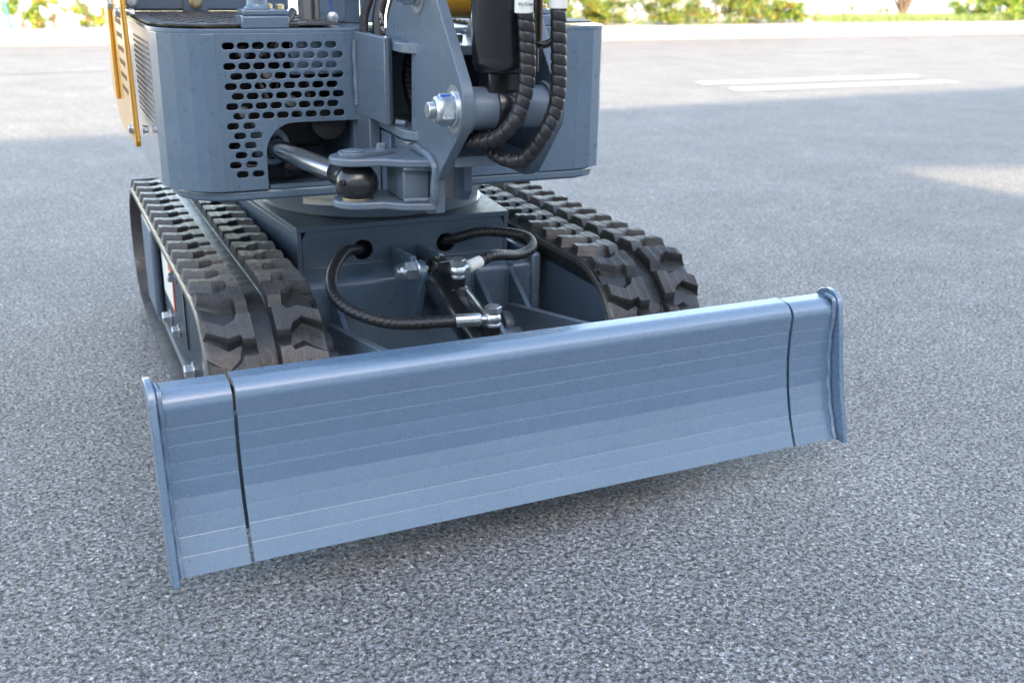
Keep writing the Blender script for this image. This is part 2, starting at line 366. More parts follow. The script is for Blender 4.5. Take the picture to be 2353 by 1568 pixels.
# ------------------------------------------------------------------ shrubs
def leaves(mb, cx, cy, cz, rx, ry, rz, n, size, mats, rnd, up_bias=0.3, clumps=9):
    cl = [(rnd.uniform(-.85, .85), rnd.uniform(-.8, .8), rnd.uniform(-1.2, .8), rnd.uniform(.2, .42)) for _ in range(clumps)]
    for _ in range(n):
        c = rnd.choice(cl); d = Vector((rnd.gauss(0, 1), rnd.gauss(0, 1), rnd.gauss(0, 1))).normalized()*c[3]*rnd.random()**.5
        p = Vector((cx+(c[0]+d.x)*rx, cy+(c[1]+d.y)*ry, cz+(c[2]*.7+d.z)*rz))
        if p.z < 0.16: p.z = 0.16+rnd.random()*.04
        a = Vector((rnd.gauss(0, 1), rnd.gauss(0, 1), rnd.gauss(0, 1)+up_bias)).normalized()
        u = a.orthogonal().normalized(); u.rotate(Matrix.Rotation(rnd.uniform(0, 6.28), 3, a)); w = a.cross(u)
        s = size*rnd.uniform(.6, 1.3); b = s*.45
        mb.add([p-u*s*.5, p+w*b*.5-a*b*.1, p+u*s*.5, p-w*b*.5-a*b*.1], [(0, 1, 2, 3)], rnd.choice(mats))
def shrub(x, y, rx, h, n, mats, label, name='shrub', stems=5, group='low shrubs planted behind the kerb', clumps=10, size=.055, spread=.5, stem_r=.008, crown_lo=.35):
    rnd = random.Random(int(x*100)+int(y*10)); root = bpy.data.objects.new(name, None); COL.objects.link(root); root.location = (x, y, .142)
    tag(root, label, 'shrub', group)
    mb = MB(lambda p: (p[0]-x, p[1]-y, p[2]-.142))
    leaves(mb, x, y, .15+h*(.40+crown_lo/4), rx, rx*.8, h*.5, n, size, mats, rnd, clumps=clumps)
    fo = mb.build('foliage', LEAF, None, smooth=0); fo.parent = root
    mb = MB(lambda p: (p[0]-x, p[1]-y, p[2]-.142))
    for k in range(stems):
        a = rnd.uniform(0, 6.28); rr = rnd.uniform(.2, 1)*spread*rx; zt = .15+h*rnd.uniform(.55, .95)
        sweep(mb, [(x+rnd.uniform(-.03, .03), y+rnd.uniform(-.03, .03), .13), (x+cos(a)*rr*.35, y+sin(a)*rr*.35, .15+(zt-.15)*.45), (x+cos(a)*rr, y+sin(a)*rr, zt)],
              lambda s_, t: stem_r*max(.35, 1-s_/(h*1.3)), n=6, step=.05)
    st = mb.build('stem', M_stem, None); st.parent = root
    return root
G_ = [0, 0, 1, 2]; 
shrub(-0.60, 12.98, .30, .50, 900, [0, 2, 2, 3, 1], 'sparse green shrub at the far left edge, left of the teal stake', stems=6)
shrub(-0.06, 12.95, .22, .50, 900, [1, 0, 2, 1, 0], 'sparse yellow flowering shrub just right of the teal stake', stems=5)
shrub(0.28, 12.86, .26, .42, 600, [0, 2, 1, 4], 'small thin yellowish shrub midway between the teal stake and the yellow engine cover', stems=4)
shrub(0.66, 12.85, .26, .42, 800, [0, 2, 1, 4, 0], 'short leafy shrub nearest the yellow engine cover', stems=4)
hl = [(6.15, 'shrub showing right beside the vertical hydraulic hoses', .34, .42), (6.62, 'yellow-tipped shrub over the right corner of the excavator body', .36, .42),
      (7.05, 'green shrub left of the brown-stemmed bush', .34, .44), (7.50, 'shrub growing at the foot of the brown-stemmed bush', .34, .36),
      (8.35, 'dense lime and yellow shrub right of the brown-stemmed bush', .42, .50), (8.90, 'yellow-topped shrub in the middle of the hedge', .42, .50),
      (9.45, 'lime green shrub in the hedge left of the pale stake', .42, .50), (9.98, 'tall yellow-topped shrub next to the pale stake', .42, .54),
      (10.45, 'low lime shrub right of the pale stake', .36, .32), (10.85, 'last low shrub of the hedge before the bare gap', .30, .28)]
for x, lab, rr, hh in hl:
    shrub(x, 11.98+.02*((x*7) % 3), rr*1.25, hh*1.3, 3400, [0, 0, 1, 1, 2, 2, 3, 4] if hh > .3 else [0, 0, 1, 2], lab, stems=6, clumps=26, size=.045, stem_r=.005)
shrub(7.62, 12.5, .50, 1.1, 1800, [2, 3, 3, 2, 0], 'taller dark green bush with brown stems leaning left', name='stemmed_bush', stems=14, group='taller stemmed bushes', spread=.55, stem_r=.018, crown_lo=1.2)
shrub(11.35, 11.98, .12, .42, 60, [2, 0, 4], 'tiny upright seedling in the bare gap', stems=2)
shrub(12.05, 11.95, .18, .32, 90, [4, 0, 2], 'wispy reddish seedling left of the bare-branched bush', stems=3)
shrub(12.75, 12.05, .20, .34, 130, [0, 4, 2], 'small thin shrub at the left foot of the bare-branched bush', stems=4)
shrub(13.75, 12.5, .62, 1.1, 420, [2, 3, 0], 'bare-branched bush with dark forked stems', name='stemmed_bush', stems=22, group='taller stemmed bushes', spread=1.05, stem_r=.022, crown_lo=1.0)
for x, lab, hh in [(15.0, 'big bright lime shrub right of the bare-branched bush', .62), (15.9, 'big yellow-green shrub second from the right edge', .68), (16.7, 'bright green shrub near the right edge of the picture', .60), (17.6, 'pale green shrub at the right edge', .45)]:
    shrub(x, 11.95, .55, hh, 2600, [0, 0, 1, 2, 1, 0], lab, stems=7, clumps=18, size=.07)
mb = MB(); rnd = random.Random(5)
for k in range(3800):
    x = rnd.uniform(11.3, 15.5); p = Vector((x, 11.52+rnd.random()**1.5*1.2, .15+rnd.random()*.05)); a = rnd.uniform(0, 3.14)
    mb.add([p, p+Vector((cos(a)*.012, sin(a)*.012, 0)), p+Vector((rnd.gauss(0, .02), rnd.gauss(0, .02), .07+rnd.random()*.05))], [(0, 1, 2)], 0)
tag(mb.build('grass', [mat('pale_grass', (.20, .27, .08), .6)[0]], smooth=0), 'short pale green grass along the kerb at the right', 'grass', kind='stuff')
for x, y, m_, lab, tl in [(-0.20, 12.75, ('teal_pole_paint', (0.10, 0.36, 0.34)), 'thin teal stake standing behind the kerb at the far left', .10), (10.25, 12.5, ('pale_pole_paint', (0.5, 0.5, 0.46)), 'thin pale stake standing in the hedge', .02)]:
    mm = mat(*m_, 0.4)[0]; mb = MB(); mb.cyl((x, y, .12), (x-tl*2, y, 1.5), .018, 12, ch=.004)
    tag(mb.build('plant_stake', mm, smooth=40), lab, 'stake', 'plant stakes in the bed')

# ================================================================== THE EXCAVATOR
ROOT = bpy.data.objects.new('mini_excavator', None); COL.objects.link(ROOT); ROOT.location = (0.026, 0.9, 0.0)
tag(ROOT, 'new grey-blue mini excavator with rubber tracks and a raised dozer blade, parked on asphalt', 'excavator')
E = ROOT

# ---- dozer blade
def blade_profile():
    pts = [(0.0, 0.0756)]; n = 9; a0, a1 = R_(25), R_(-5); y, z = pts[0]; hgt = 0.252; st = hgt/n
    for i in range(n):
        a = a0+(a1-a0)*(i+.5)/n+R_((0, .7, -.7, 1.0, -1.1, 1.0, -.8, .4, 0)[i]); y += math.tan(a)*st*0.98; z += st; pts.append((y, z))
    return pts
BP = blade_profile()
def blade_skin(mb, x0, x1, dy=0.0, dz=0.0, ridge=0.0006):
    f = []
    for i, (y, z) in enumerate(BP):
        if 0 < i < 3: f += [(y, z-0.0006), (y+.0006, z+.0002), (y, z+.0010)]
        elif 0 < i < len(BP)-1: f += [(y-ridge*(.35, .2, .45, .6, .3, .5, .25, .4, .3)[i], z-0.0003), (y+0.0001, z+0.0008)]
        elif i: f.append((y, z))
        else: f.append((y, z))
    y, z = BP[-1]; r = 0.028
    for k in range(1, 23):
        a = k/22*R_(86); f.append((y+r*(1-cos(a)), z+r*sin(a)))
    f.append((f[-1][0]+.022, f[-1][1]+.0015))
    th = 0.007
    back = []
    for i in range(len(f)-1, -1, -1):
        a = f[max(i-1, 0)]; b = f[min(i+1, len(f)-1)]; t = Vector((b[0]-a[0], b[1]-a[1])).normalized()
        back.append((f[i][0]+t.y*th, f[i][1]-t.x*th))
    poly = [(p[0]+dy, p[1]+dz) for p in f+back]
    n = len(poly); m_ = 8
    mb.rings([[(x0+(x1-x0)*k/m_, p[0], p[1]) for p in poly] for k in range(m_+1)])
mb = MB(FB); blade_skin(mb, -0.5355, 0.5340)
blade = mb.build('dozer_blade', M_blade, E, smooth=5)
for a, b, dy in ((-0.650, -0.5405, 0.003), (0.5445, 0.650, 0.004)):
    mb = MB(FB); blade_skin(mb, a, b, dy, -0.004)
    rnd = random.Random(int(a*100))
    for k in range(16 if a < 0 else 6):      # beads of paint and weld spatter
        i = rnd.randrange(len(BP)-1); t = rnd.random(); y = BP[i][0]+(BP[i+1][0]-BP[i][0])*t+dy; z = BP[i][1]+(BP[i+1][1]-BP[i][1])*t-.004
        x = (a+.012+rnd.random()**2*.07) if a < 0 else (b-.012-rnd.random()**2*.08); q = rnd.uniform(.0008, .0017)
        mb.lathe((x, y+.0006, z), (0, -1, 0), [(0, q), (q*.5, q*.95), (q*.95, q*.55), (q*1.1, q*.2)], 10)
    mb.build('blade_wing', M_blade, blade, smooth=5)
ep = [(-.018, .068), (.006, .16), (.018, .215), (.030, .285), (.040, .340), (.046, .356), (.060, .366), (.080, .369), (.098, .364), (.110, .350), (.098, .346), (.075, .330), (.06, .28), (.045, .20), (.034, .12), (.028, .066)]
for x0, x1, sd in ((-0.6615, -0.6505, 1), (0.6505, 0.6615, 2)):
    mb = MB(FB); mb.prism(ep, 'x', x0, x1)
    e = mb.build('end_plate', M_blade, blade, bevel=0.0018)
    mb = MB(FB); xw = x1+.001 if x0 < 0 else x0-.001
    wp = [(xw, y-.002+.003, z-.004) for y, z in BP]; wp = [(xw+(.004 if x0 < 0 else -.004), y+.002, z) for x_, y, z in wp]+[(xw+(.004 if x0 < 0 else -.004), .053, .352), (xw+(.004 if x0 < 0 else -.004), .075, .357)]
    weld(mb, wp, .0052, sd); mb.split('weld_bead', M_blade, blade, smooth=60)
# blade rear stiffener beam and ears (seen through the gaps)
mb = MB(FB); mb.box(-.60, .60, .062, .075, .10, .30); mb.box(-.52, .52, .075, .12, .14, .26); mb.split('stiffener', M_dkblue, blade, bevel=.003)

# ---- blade arms and the ears they swing on
def arm(xc, w, name='blade_arm'):
    mb = MB(FU); y0, z0 = .60, .185
    mb.prism([(.625, .205), (.618, .232), (.575, .240), (.248, .300), (.07, .338), (.07, .215), (.30, .175), (.58, .140), (.615, .160)], 'x', xc-w/2, xc+w/2)
    a = mb.build(name, M_cast, E, bevel=.002)
    mb = MB(FU); mb.cyl((xc-.028, y0, z0), (xc+.014, y0, z0), .034, 32, ch=.003); mb.build('pivot_boss', M_dkblue, a, smooth=40)
    return a
arm(.196, .017); arm(-.219, .017)
for xc, tx in ((.128, .011), (.212, .011), (-.205, .011), (-.290, .011)):
    mb = MB(FU)
    mb.prism([(.665, .306), (.650, .306), (.50, .214), (.485, .196), (.485, .172), (.50, .155), (.66, .150)], 'x', xc-tx/2, xc+tx/2)
    e = mb.build('arm_bracket', M_blue, E, bevel=.0012)
    if xc != -.290:
        mb = MB(FU); weld(mb, [(xc, .663, .312), (xc, .650, .309)], .008, 3); weld(mb, [(xc-.008, .651, .300), (xc-.008, .651, .17)], .006, 4); mb.split('weld_bead', M_dkblue, e, smooth=60)
for xa, xb in ((.095, .24), (-.30, -.175)):
    mb = MB(FU); mb.cyl((xa, .535, .185), (xb, .535, .185), .017, 24, ch=.003); mb.build('pivot_pin', M_dkblue, E, smooth=40)

# ---- cross beam, tower box, turntable
mb = MB(FU); bp = []
for k in range(5): a = R_(90+k*22.5); bp.append((.665+.016*cos(a), .300+.016*sin(a)))
bp = [(.756, .316)]+bp+[(.649, .12), (.756, .12)]
mb.prism(bp, 'x', -.262, .262); beam = mb.build('cross_beam', M_blue, E, smooth=40)
mb = MB(FU); weld(mb, [(-.22, .757, .318), (.235, .757, .318)], .006, 8); mb.box(-.30, .30, .60, .66, .03, .12); mb.split('lower_rail', M_dkblue, beam, smooth=50)
mb = MB(FU); mb.box(.262, .285, .64, .80, .12, .335); mb.box(-.285, -.262, .64, .80, .12, .335); mb.split('beam_end_plate', M_blue, beam, bevel=.006)
def circ(x, y, r, n=32, a0=0.0): return [(x+r*cos(a0+2*pi*k/n), y+r*sin(a0+2*pi*k/n)) for k in range(n)]
plate('tower_front', FU, 'y', .757, .767, [(-.239, .286), (.241, .286), (.241, .382), (.233, .399), (-.231, .399), (-.239, .382)], [circ(-.103, .349, .0235), circ(.095, .348, .0225)], M_dkblue, E, .0005)
mb = MB(FU); mb.prism([(-.252, .752), (.252, .752), (.300, 1.30), (-.300, 1.30)], 'z', .400, .412)
mb.prism([(-.251, .757), (-.240, .757), (-.288, 1.295), (-.299, 1.295)], 'z', .20, .3995); mb.prism([(.242, .757), (.251, .757), (.299, 1.295), (.288, 1.295)], 'z', .20, .3995)
mb.box(-.30, .30, 1.28, 1.294, .2, .3995); mb.box(-.239, .241, .95, .96, .2, .399)
tw = mb.build('tower_box', M_dkblue, E, bevel=.0015)
mb = MB(FU)
for x, y in ((.283, .72), (-.283, .74)):
    mb.lathe((x, y, .26), (0, 0, 1), [(0, .017), (.070, .017), (.073, .015), (.073, .009), (.062, .008)], 28)
mb.split('grease_port', M_black, tw, smooth=40)
mb = MB(FU); mb.lathe((.004, 1.03, .412), (0, 0, 1), [(0, .262), (.10, .262), (.112, .250)], 96)
ring = mb.build('turntable_ring', M_dkblue, E, smooth=30)
mb = MB(FU); a0 = math.atan2(-.23, -.232)
mb.lathe((.004, 1.03, .4125), (0, 0, 1), [(0, .268), (.003, .268), (.004, .262)], 96); mb.build('grease_seal', M_black, ring, smooth=30)
# paper note stuck on the ring
cx, cy, rr = .004, 1.03, .2632; mb = MB(FU); a1, a2 = math.atan2(.80-1.03-.03, -.245+.0), math.atan2(.775-1.03, -.157)
a1, a2 = R_(217.0), R_(236.5); q = []
rows = []
for j, z in enumerate((.438, .476)):
    rows.append([(cx+rr*cos(a1+(a2-a1)*k/10), cy+rr*sin(a1+(a2-a1)*k/10), z+(.003 if j == 0 else 0)*k/10) for k in range(11)])
mb.add(rows[0]+rows[1], [(k, k+1, 12+k, 11+k) for k in range(10)]); paper = mb.build('paper_note', M_white, ring, smooth=0)
def wrap(body, size, z, ang0):
    c = bpy.data.curves.new('note_writing', 'FONT'); c.body = body; c.size = size; c.shear = .35; c.resolution_u = 2; c.offset = -0.0002
    t = bpy.data.objects.new('tmp', c); COL.objects.link(t); dg = bpy.context.evaluated_depsgraph_get(); dg.update()
    me = bpy.data.meshes.new_from_object(t.evaluated_get(dg)); bpy.data.objects.remove(t)
    for v in me.vertices:
        a = ang0+v.co.x/rr; v.co = FU((cx+(rr+.0006)*cos(a), cy+(rr+.0006)*sin(a), z+v.co.y))
    me.materials.clear(); me.materials.append(M_ink); me.name = 'note_writing'; link('note_writing', me, ring)
wrap('W/oA-STA-020000', .0095, .450, a1+R_(1.0)); wrap('CMR201G29-1-2', .0085, .466, a1+R_(1.5))

# ---- rubber tracks
TW, WT, RR, YC, YR, HL = .2237, .519, .1815, .487, 1.56, .0212
LT = YR-YC; LOOP = 2*LT+2*pi*RR; NL = 42; PITCH = LOOP/NL
def onloop(s, h):
    s %= LOOP
    if s < LT: return (YR-s, 2*RR+h)
    s -= LT
    if s < pi*RR: a = s/RR; return (YC-(RR+h)*sin(a), RR+(RR+h)*cos(a))
    s -= pi*RR
    if s < LT: return (YC+s, -h)
    s -= LT; a = s/RR; return (YR+(RR+h)*sin(a), RR-(RR+h)*cos(a))
LOOPZ = HL   # lift so that the lugs rest on the ground
TOPP = [(1.0, -.02), (.60, .17), (.36, .04), (.29, -.11), (.0, -.11), (.0, .52), (.25, .52), (.30, .41), (.56, .47), (1.0, .28)]
def rubber_track(side, phase):
    v, f, du = [], [], []
    cxm = side*(WT-TW/2)
    def P(x, s, h):
        y, z = onloop(s, h); return FU((cxm+x, y, z+LOOPZ*max(0, 1-max(z, 0)/.25)))
    def add(vs, fs, ds):
        o = len(v); v.extend(vs); f.extend([tuple(i+o for i in q) for q in fs]); du.extend(ds)
    # belt cross section (x, h, dust)
    hw = TW/2
    cs = [(-hw, -.016, 1.0), (-hw, -.006, 1.0), (-hw+.004, .0, .8), (-hw+.012, .0015, .15), (-.020, .0015, .06), (-.016, -.003, .06), (.016, -.003, .06), (.020, .0015, .06), (hw-.012, .0015, .15), (hw-.004, .0, .8), (hw, -.006, 1.0), (hw, -.016, 1.0), (0, -.020, 1.0)]
    n = 300; m_ = len(cs)
    vs = [P(x, LOOP*i/n, h) for i in range(n) for x, h, dd in cs]; ds = [dd for i in range(n) for x, h, dd in cs]
    fs = [(i*m_+k, i*m_+(k+1) % m_, ((i+1) % n)*m_+(k+1) % m_, ((i+1) % n)*m_+k) for i in range(n) for k in range(m_)]
    add(vs, fs, ds)
    w0, w1 = .0205, hw-.006
    for i in range(NL):
        for half in (-1, 1):
            rnd = random.Random(i*7+half)
            def sw(w, s):
                if half == 1: s = .30-s
                return half*(w0+(w1-w0)*w), (i+phase+s)*PITCH
            k = len(TOPP); c = (.5, .21); top = []; base = []; dd = []
            for w, s in TOPP:
                x, ss = sw(w*.985, s); top.append(P(x, ss, HL)); 
                ww = c[0]+(w-c[0])*1.05+(.02 if w > .9 else 0); s2 = c[1]+(s-c[1])*1.85
                if w < .01: ww = -.03
                x, ss = sw(ww, s2); base.append(P(x, ss, .0005))
            mid = []
            for (w, s) in TOPP:
                ww = c[0]+(w-c[0])*1.02; s2 = c[1]+(s-c[1])*1.36
                x, ss = sw(ww, s2); mid.append(P(x, ss, HL*.42))
            fs = [tuple(range(k))]+[(a, (a+1) % k, k+(a+1) % k, k+a) for a in range(k)]+[(k+a, k+(a+1) % k, 2*k+(a+1) % k, 2*k+a) for a in range(k)]
            add(top+mid+base, fs, [.65]*k+[.03]*k+[.10 if TOPP[q][0] < .9 else .9 for q in range(k)])
            # moulded ribs across the lug top
            up_ = [(0, -.11), (.29, -.11), (.36, .04), (.60, .17), (1.0, -.02)]; lo = [(0, .52), (.25, .52), (.30, .41), (.56, .47), (1.0, .28)]
            def ip(pl, w):
                for (a, b), (c_, d_) in zip(pl, pl[1:]):
                    if a <= w <= c_: return b+(d_-b)*(w-a)/(c_-a)
                return pl[-1][1]
            for q in range(19):
                if q % 5 == 4 or (19 > q > 15 and q % 2 == 0 and rnd.random() < .3): continue
                w = .035+q*.0505
                if w > .97: continue
                sa, sb = ip(up_, w)+.02, ip(lo, w)-.02; rw = .0135
                pts = []
                for hh, ins in ((HL, 0), (HL+.0013, .3)):
                    for ws in (w-rw*(1-ins)/1, w+rw*(1-ins)/1):
                        for s_ in (sa, sb): x, ss = sw(ws, s_); pts.append(P(x, ss, hh))
                add(pts, [(4, 5, 7, 6), (0, 1, 5, 4), (2, 6, 7, 3), (0, 4, 6, 2), (1, 3, 7, 5)], [.95]*8)
    me = bpy.data.meshes.new('rubber_track'); me.from_pydata(v, [], f)
    me.materials.append(M_rub); at = me.attributes.new('dust', 'FLOAT', 'POINT'); at.data.foreach_set('value', du)
    bm = bmesh.new(); bm.from_mesh(me); bmesh.ops.recalc_face_normals(bm, faces=bm.faces); bm.to_mesh(me); bm.free()
    me.polygons.foreach_set('use_smooth', [True]*len(me.polygons)); me.set_sharp_from_angle(angle=R_(28))
    return link('rubber_track', me, E)
tl = rubber_track(-1, .10); tr = rubber_track(1, .35)
tl['label'] = 'left rubber track'; tr['label'] = 'right rubber track'
M_frame = paint('track_frame_paint', (0.13, 0.155, 0.19), rough=0.35, dustamt=.25)
for side in (-1, 1):
    xo, xi = side*.497, side*.316
    sp = [(.385, .285), (.365, .14), (.46, .065), (1.45, .065), (1.57, .14), (1.57, .25), (1.45, .318), (.50, .318), (.42, .335)]
    mb = MB(FU); mb.prism(sp, 'x', min(xo, xo-side*.008), max(xo, xo-side*.008)); tf = mb.build('track_frame', M_frame, E, bevel=.002)
    ip_ = [(.43, .332), (.372, .275), (.335, .16), (.38, .07), (1.30, .07), (1.30, .30), (.66, .325)] 
    mb = MB(FU); mb.prism(ip_, 'x', min(xi, xi-side*.010), max(xi, xi-side*.010)); mb.build('inner_side_plate', M_dkblue, tf, bevel=.003)
    mb = MB(FU); mb.box(min(xi, xo), max(xi, xo), .55, 1.30, .09, .30); mb.split('frame_core', M_dkblue, tf)
    for yc_, r_ in ((YC, .150), (YR, .148)):
        mb = MB(FU); xm = side*(WT-TW/2); mb.lathe((xm-.055, yc_, RR+.004), (1, 0, 0), [(0, .06), (0, r_-.03), (.01, r_), (.035, r_), (.04, r_+.006), (.07, r_+.006), (.075, r_), (.10, r_), (.11, r_-.03), (.11, .06)], 40); mb.build('track_wheel', M_rough, tf, smooth=35)
    # dusty steel cover strip between frame and belt
    mb = MB(FU); mb.box(min(xi-side*.012, xi-side*.008), max(xi-side*.012, xi-side*.008), .40, 1.30, .315, .352); mb.prism([(.66, .318), (1.30, .29), (1.30, .355), (.42, .355), (.38, .335)], 'x', min(xi-side*.013, xi-side*.018), max(xi-side*.013, xi-side*.018)); mb.build('cover_strip', M_rub, tf)
    if side < 0:
        mb = MB(FU); mb.box(-.520, -.499, 1.16, 1.175, .115, .335); mb.box(-.515, -.499, 1.16, 1.40, .10, .33); mb.split('guard_flange', M_dkblue, tf, bevel=.006)
        mb = MB(FU); mb.box(-.5015, -.4985, .74, .752, .17, .322); mb.build('slit_strip', M_black, tf)  # black strip painted in for the dark slit in the side plate
        mb = MB(FU); mb.box(-.4995, -.4980, .935, 1.115, .195, .325); mb.build('decal_border', M_red, tf, smooth=0)
        mb = MB(FU); mb.box(-.5005, -.4996, .942, 1.108, .200, .320); mb.box(-.5012, -.5006, .93, .985, .285, .325, 1); mb.build('decal', [M_white, M_red], tf, smooth=0)
        for y, z, r_ in ((.885, .292, .011), (1.045, .150, .014), (.905, .160, .011), (.690, .140, .014)):
            bolt('track_bolt', FU, (-.498, y, z), (-1, 0, 0), r_, tf, h=r_*1.2)

# ---- blade cylinder with its clevis, ports and hoses
axp = Vector((.002, .57, .336)); axd = Vector((.002, .10, .217)); adir = (axd-axp).normalized(); nup = Vector((0, -adir.z, adir.y))
if nup.z < 0: nup = -nup
mb = MB(FU); mb.lathe(axp+adir*.032, adir, [(0, .018), (.003, .032), (.006, .036), (.012, .039), (.40, .039), (.404, .037)], 48)
bc = mb.build('blade_cylinder', M_black, E, smooth=35)
mb = MB(FU); mb.cyl(axp-Vector((.020, 0, 0)), axp+Vector((.020, 0, 0)), .031, 36, ch=.004); mb.box(.002-.016, .002+.016, .525, .572, .315, .372); mb.build('cylinder_eye', M_black, bc, bevel=.004, smooth=40)
for x0, x1 in ((-.040, -.026), (.026, .038)):
    mb = MB(FU)
    mb.prism([(axp.y-.030, axp.z-.01)]+[(axp.y+.030*cos(a), axp.z+.030*sin(a)) for a in [R_(180-i*20) for i in range(10)]]+[(.620, .362), (.757, .352), (.757, .316), (.651, .316), (.645, .20), (.60, .22)], 'x', x0, x1)
    mb.build('clevis_plate', M_blue, E, bevel=.0015)
mb = MB(FU); mb.cyl((-.088, .57, .345), (.045, .57, .345), .013, 24, ch=.002); pin = mb.build('clevis_pin', M_zinc, E, smooth=40)
mb = MB(FU); mb.lathe((-.040, .57, .345), (-1, 0, 0), [(0, .024), (.004, .024), (.005, .022)], 30); mb.hexn((-.045, .57, .345), (-1, 0, 0), .0215, .024); mb.lathe((-.069, .57, .345), (-1, 0, 0), [(0, .018), (.006, .017), (.011, .0145)], 28); mb.build('lock_nut', M_zinc, pin, smooth=30)
mb = MB(FU); mb.lathe(axp+Vector((-.0, -.008, .028)), (0, -.25, 1), [(0, .007), (.004, .007), (.006, .005), (.010, .0045)], 14); mb.build('grease_nipple', M_gold, bc, smooth=30)
def banjo(t, parent, hdir):
    base = axp+adir*t+nup*.036; mb = MB(FU); z = Vector((0, -.04, 1)).normalized()
    mb.lathe(base-z*.006, z, [(0, .021), (.004, .020), (.008, .015), (.026, .015), (.026, .0125)], 28); mb.build('port_boss', M_black, parent, smooth=35)
    mb = MB(FU); q = base+z*.020; mb.lathe(q, z, [(0, .0145), (.003, .0145), (.004, .0125), (.008, .015), (.013, .0160), (.019, .015), (.023, .0125), (.024, .0135), (.026, .0135)], 28)
    mb.hexn(q+z*.026, z, .0165, .0125, rot=.1); c = q+z*.013; h = Vector(hdir).normalized()
    mb.lathe(c+h*.012, h, [(0, .0085), (.010, .0075), (.014, .0085)], 20); f_ = mb.build('banjo_fitting', M_zinc, parent, smooth=30)
    return c, h
c1, h1 = banjo(.124, bc, (.93, .30, .16)); c2, h2 = banjo(.310, bc, (-1, .12, .02))
def sleeve(c, h, l, r, m, parent, name='hose_sleeve'):
    mb = MB(FU); mb.lathe(c+h*.024, h, [(0, r*.8), (.003, r), (l-.003, r), (l, r*.93)], 14); return mb.build(name, m, parent, smooth=20)
s1 = sleeve(c1, h1, .036, .0125, M_white, bc); s2 = sleeve(c2, h2, .050, .0125, M_zinc, bc)
e1, e2 = c1+h1*.058, c2+h2*.070
hose('hydraulic_hose', [tuple(e2), tuple(e2+h2*.03), (-.165, .318, .320), (-.215, .350, .328), (-.250, .400, .342), (-.252, .465, .356), (-.225, .55, .370), (-.170, .66, .374), (-.112, .757, .352), (-.095, .85, .34)], .0115, E, FU, pitch=.0135)
hose('hydraulic_hose', [tuple(e1), tuple(e1+h1*.04), (.170, .520, .370), (.222, .56, .372), (.238, .62, .380), (.200, .67, .383), (.150, .70, .380), (.105, .745, .358), (.085, .83, .34)], .0112, E, FU, pitch=.0115)

# ---- house (upper structure)
XL, XR, YF, ZB, ZT = -.502, .424, .535, .545, .832
corner = [(-.502, .645), (-.493, .605), (-.470, .573), (-.445, .552), (-.424, .5405), (-.400, .535)]
def arc_notch():
    p = []
    for k in range(9):
        a = R_(180-k*10); p.append((-.262+.057*cos(a)*1.0, .612+.057*sin(a)))
    return p
out = [(-.400, ZB), (-.319, ZB), (-.319, .612)]+arc_notch()[1:]+[(-.250, .669), (-.130, .669), (-.130, ZT), (-.400, ZT)]
def slot(x, z, w=.022, h=.0122, n=6):
    r = h/2; return [(x+w/2-r+r*cos(a), z+r*sin(a)) for a in [R_(-90+180*k/n) for k in range(n+1)]]+[(x-w/2+r+r*cos(a), z+r*sin(a)) for a in [R_(90+180*k/n) for k in range(n+1)]]
holes = []
for r_ in range(8):
    for c_ in range(8): holes.append(slot(-.377+.027*c_+(.0115 if r_ % 2 else 0), .810-.018*r_))
for r_ in range(8, 14):
    for c_ in range(2): holes.append(slot(-.378+.0298*c_+(.0115 if r_ % 2 else 0), .810-.018*r_))
fp = plate('front_panel', FH, 'y', YF, YF+.004, out, holes, M_blue, E, .0009)
mb = MB(FH); n = len(corner)
seg = corner
vs = [(x, y, ZB) for x, y in seg]+[(x, y, ZT) for x, y in seg]; inn = [(x+.003, y+.004, ZB) for x, y in seg]+[(x+.003, y+.004, ZT) for x, y in seg]
k = len(seg)
mb.add(vs+inn, [(i, i+1, k+i+1, k+i) for i in range(k-1)]+[(2*k+i, 3*k+i, 3*k+i+1, 2*k+i+1) for i in range(k-1)]+[(k+i, k+i+1, 3*k+i+1, 3*k+i) for i in range(k-1)]+[(i, 2*k+i, 2*k+i+1, i+1) for i in range(k-1)])
cp = mb.build('corner_panel', M_blue, E, smooth=0, bevel=.0012)
sh = []
for r_ in range(15):
    for c_ in range(13):
        y = .675+c_*.0235+(.0117 if r_ % 2 else 0)
        sh.append(slot(y, .806-.0108*r_, .016, .0062, 4))
M_side = paint('side_panel_paint', (0.17, 0.20, 0.24), rough=0.16, dustamt=.06, coat=1.0, wav=.0003)
plate('side_panel', FH, 'x', XL, XL+.004, [(.645, ZB), (1.30, ZB), (1.30, ZT), (.645, ZT)], sh, M_side, E, .0006)
# rest of the shell: right front, right corner, sides, rear, with floor and roof plates
rc = [(.060, .535), (.335, .535), (.372, .541), (.398, .556), (.414, .580), (.424, .62), (.43, .95), (.41, 1.30), (.33, 1.52), (.15, 1.62), (-.05, 1.64), (-.28, 1.60), (-.44, 1.48), (-.50, 1.30)]
mb = MB(FH)
for a, b in zip(rc, rc[1:]):
    a, b = Vector(a), Vector(b); t = (b-a).normalized(); nn = Vector((-t.y, t.x))*.004
    mb.add([(a.x, a.y, ZB), (b.x, b.y, ZB), (b.x, b.y, ZT), (a.x, a.y, ZT), (a.x+nn.x, a.y+nn.y, ZB), (b.x+nn.x, b.y+nn.y, ZB), (b.x+nn.x, b.y+nn.y, ZT), (a.x+nn.x, a.y+nn.y, ZT)], [(0, 1, 2, 3), (4, 7, 6, 5), (3, 2, 6, 7), (0, 4, 5, 1)])
bm_ = mb.build('body_shell', M_blue, E, smooth=22)
plan = corner+[(-.142, .535), (-.142, .345), (-.10, .345), (-.10, .44), (.06, .44), (.06, .345), (.10, .345), (.10, .535)]+rc[1:]
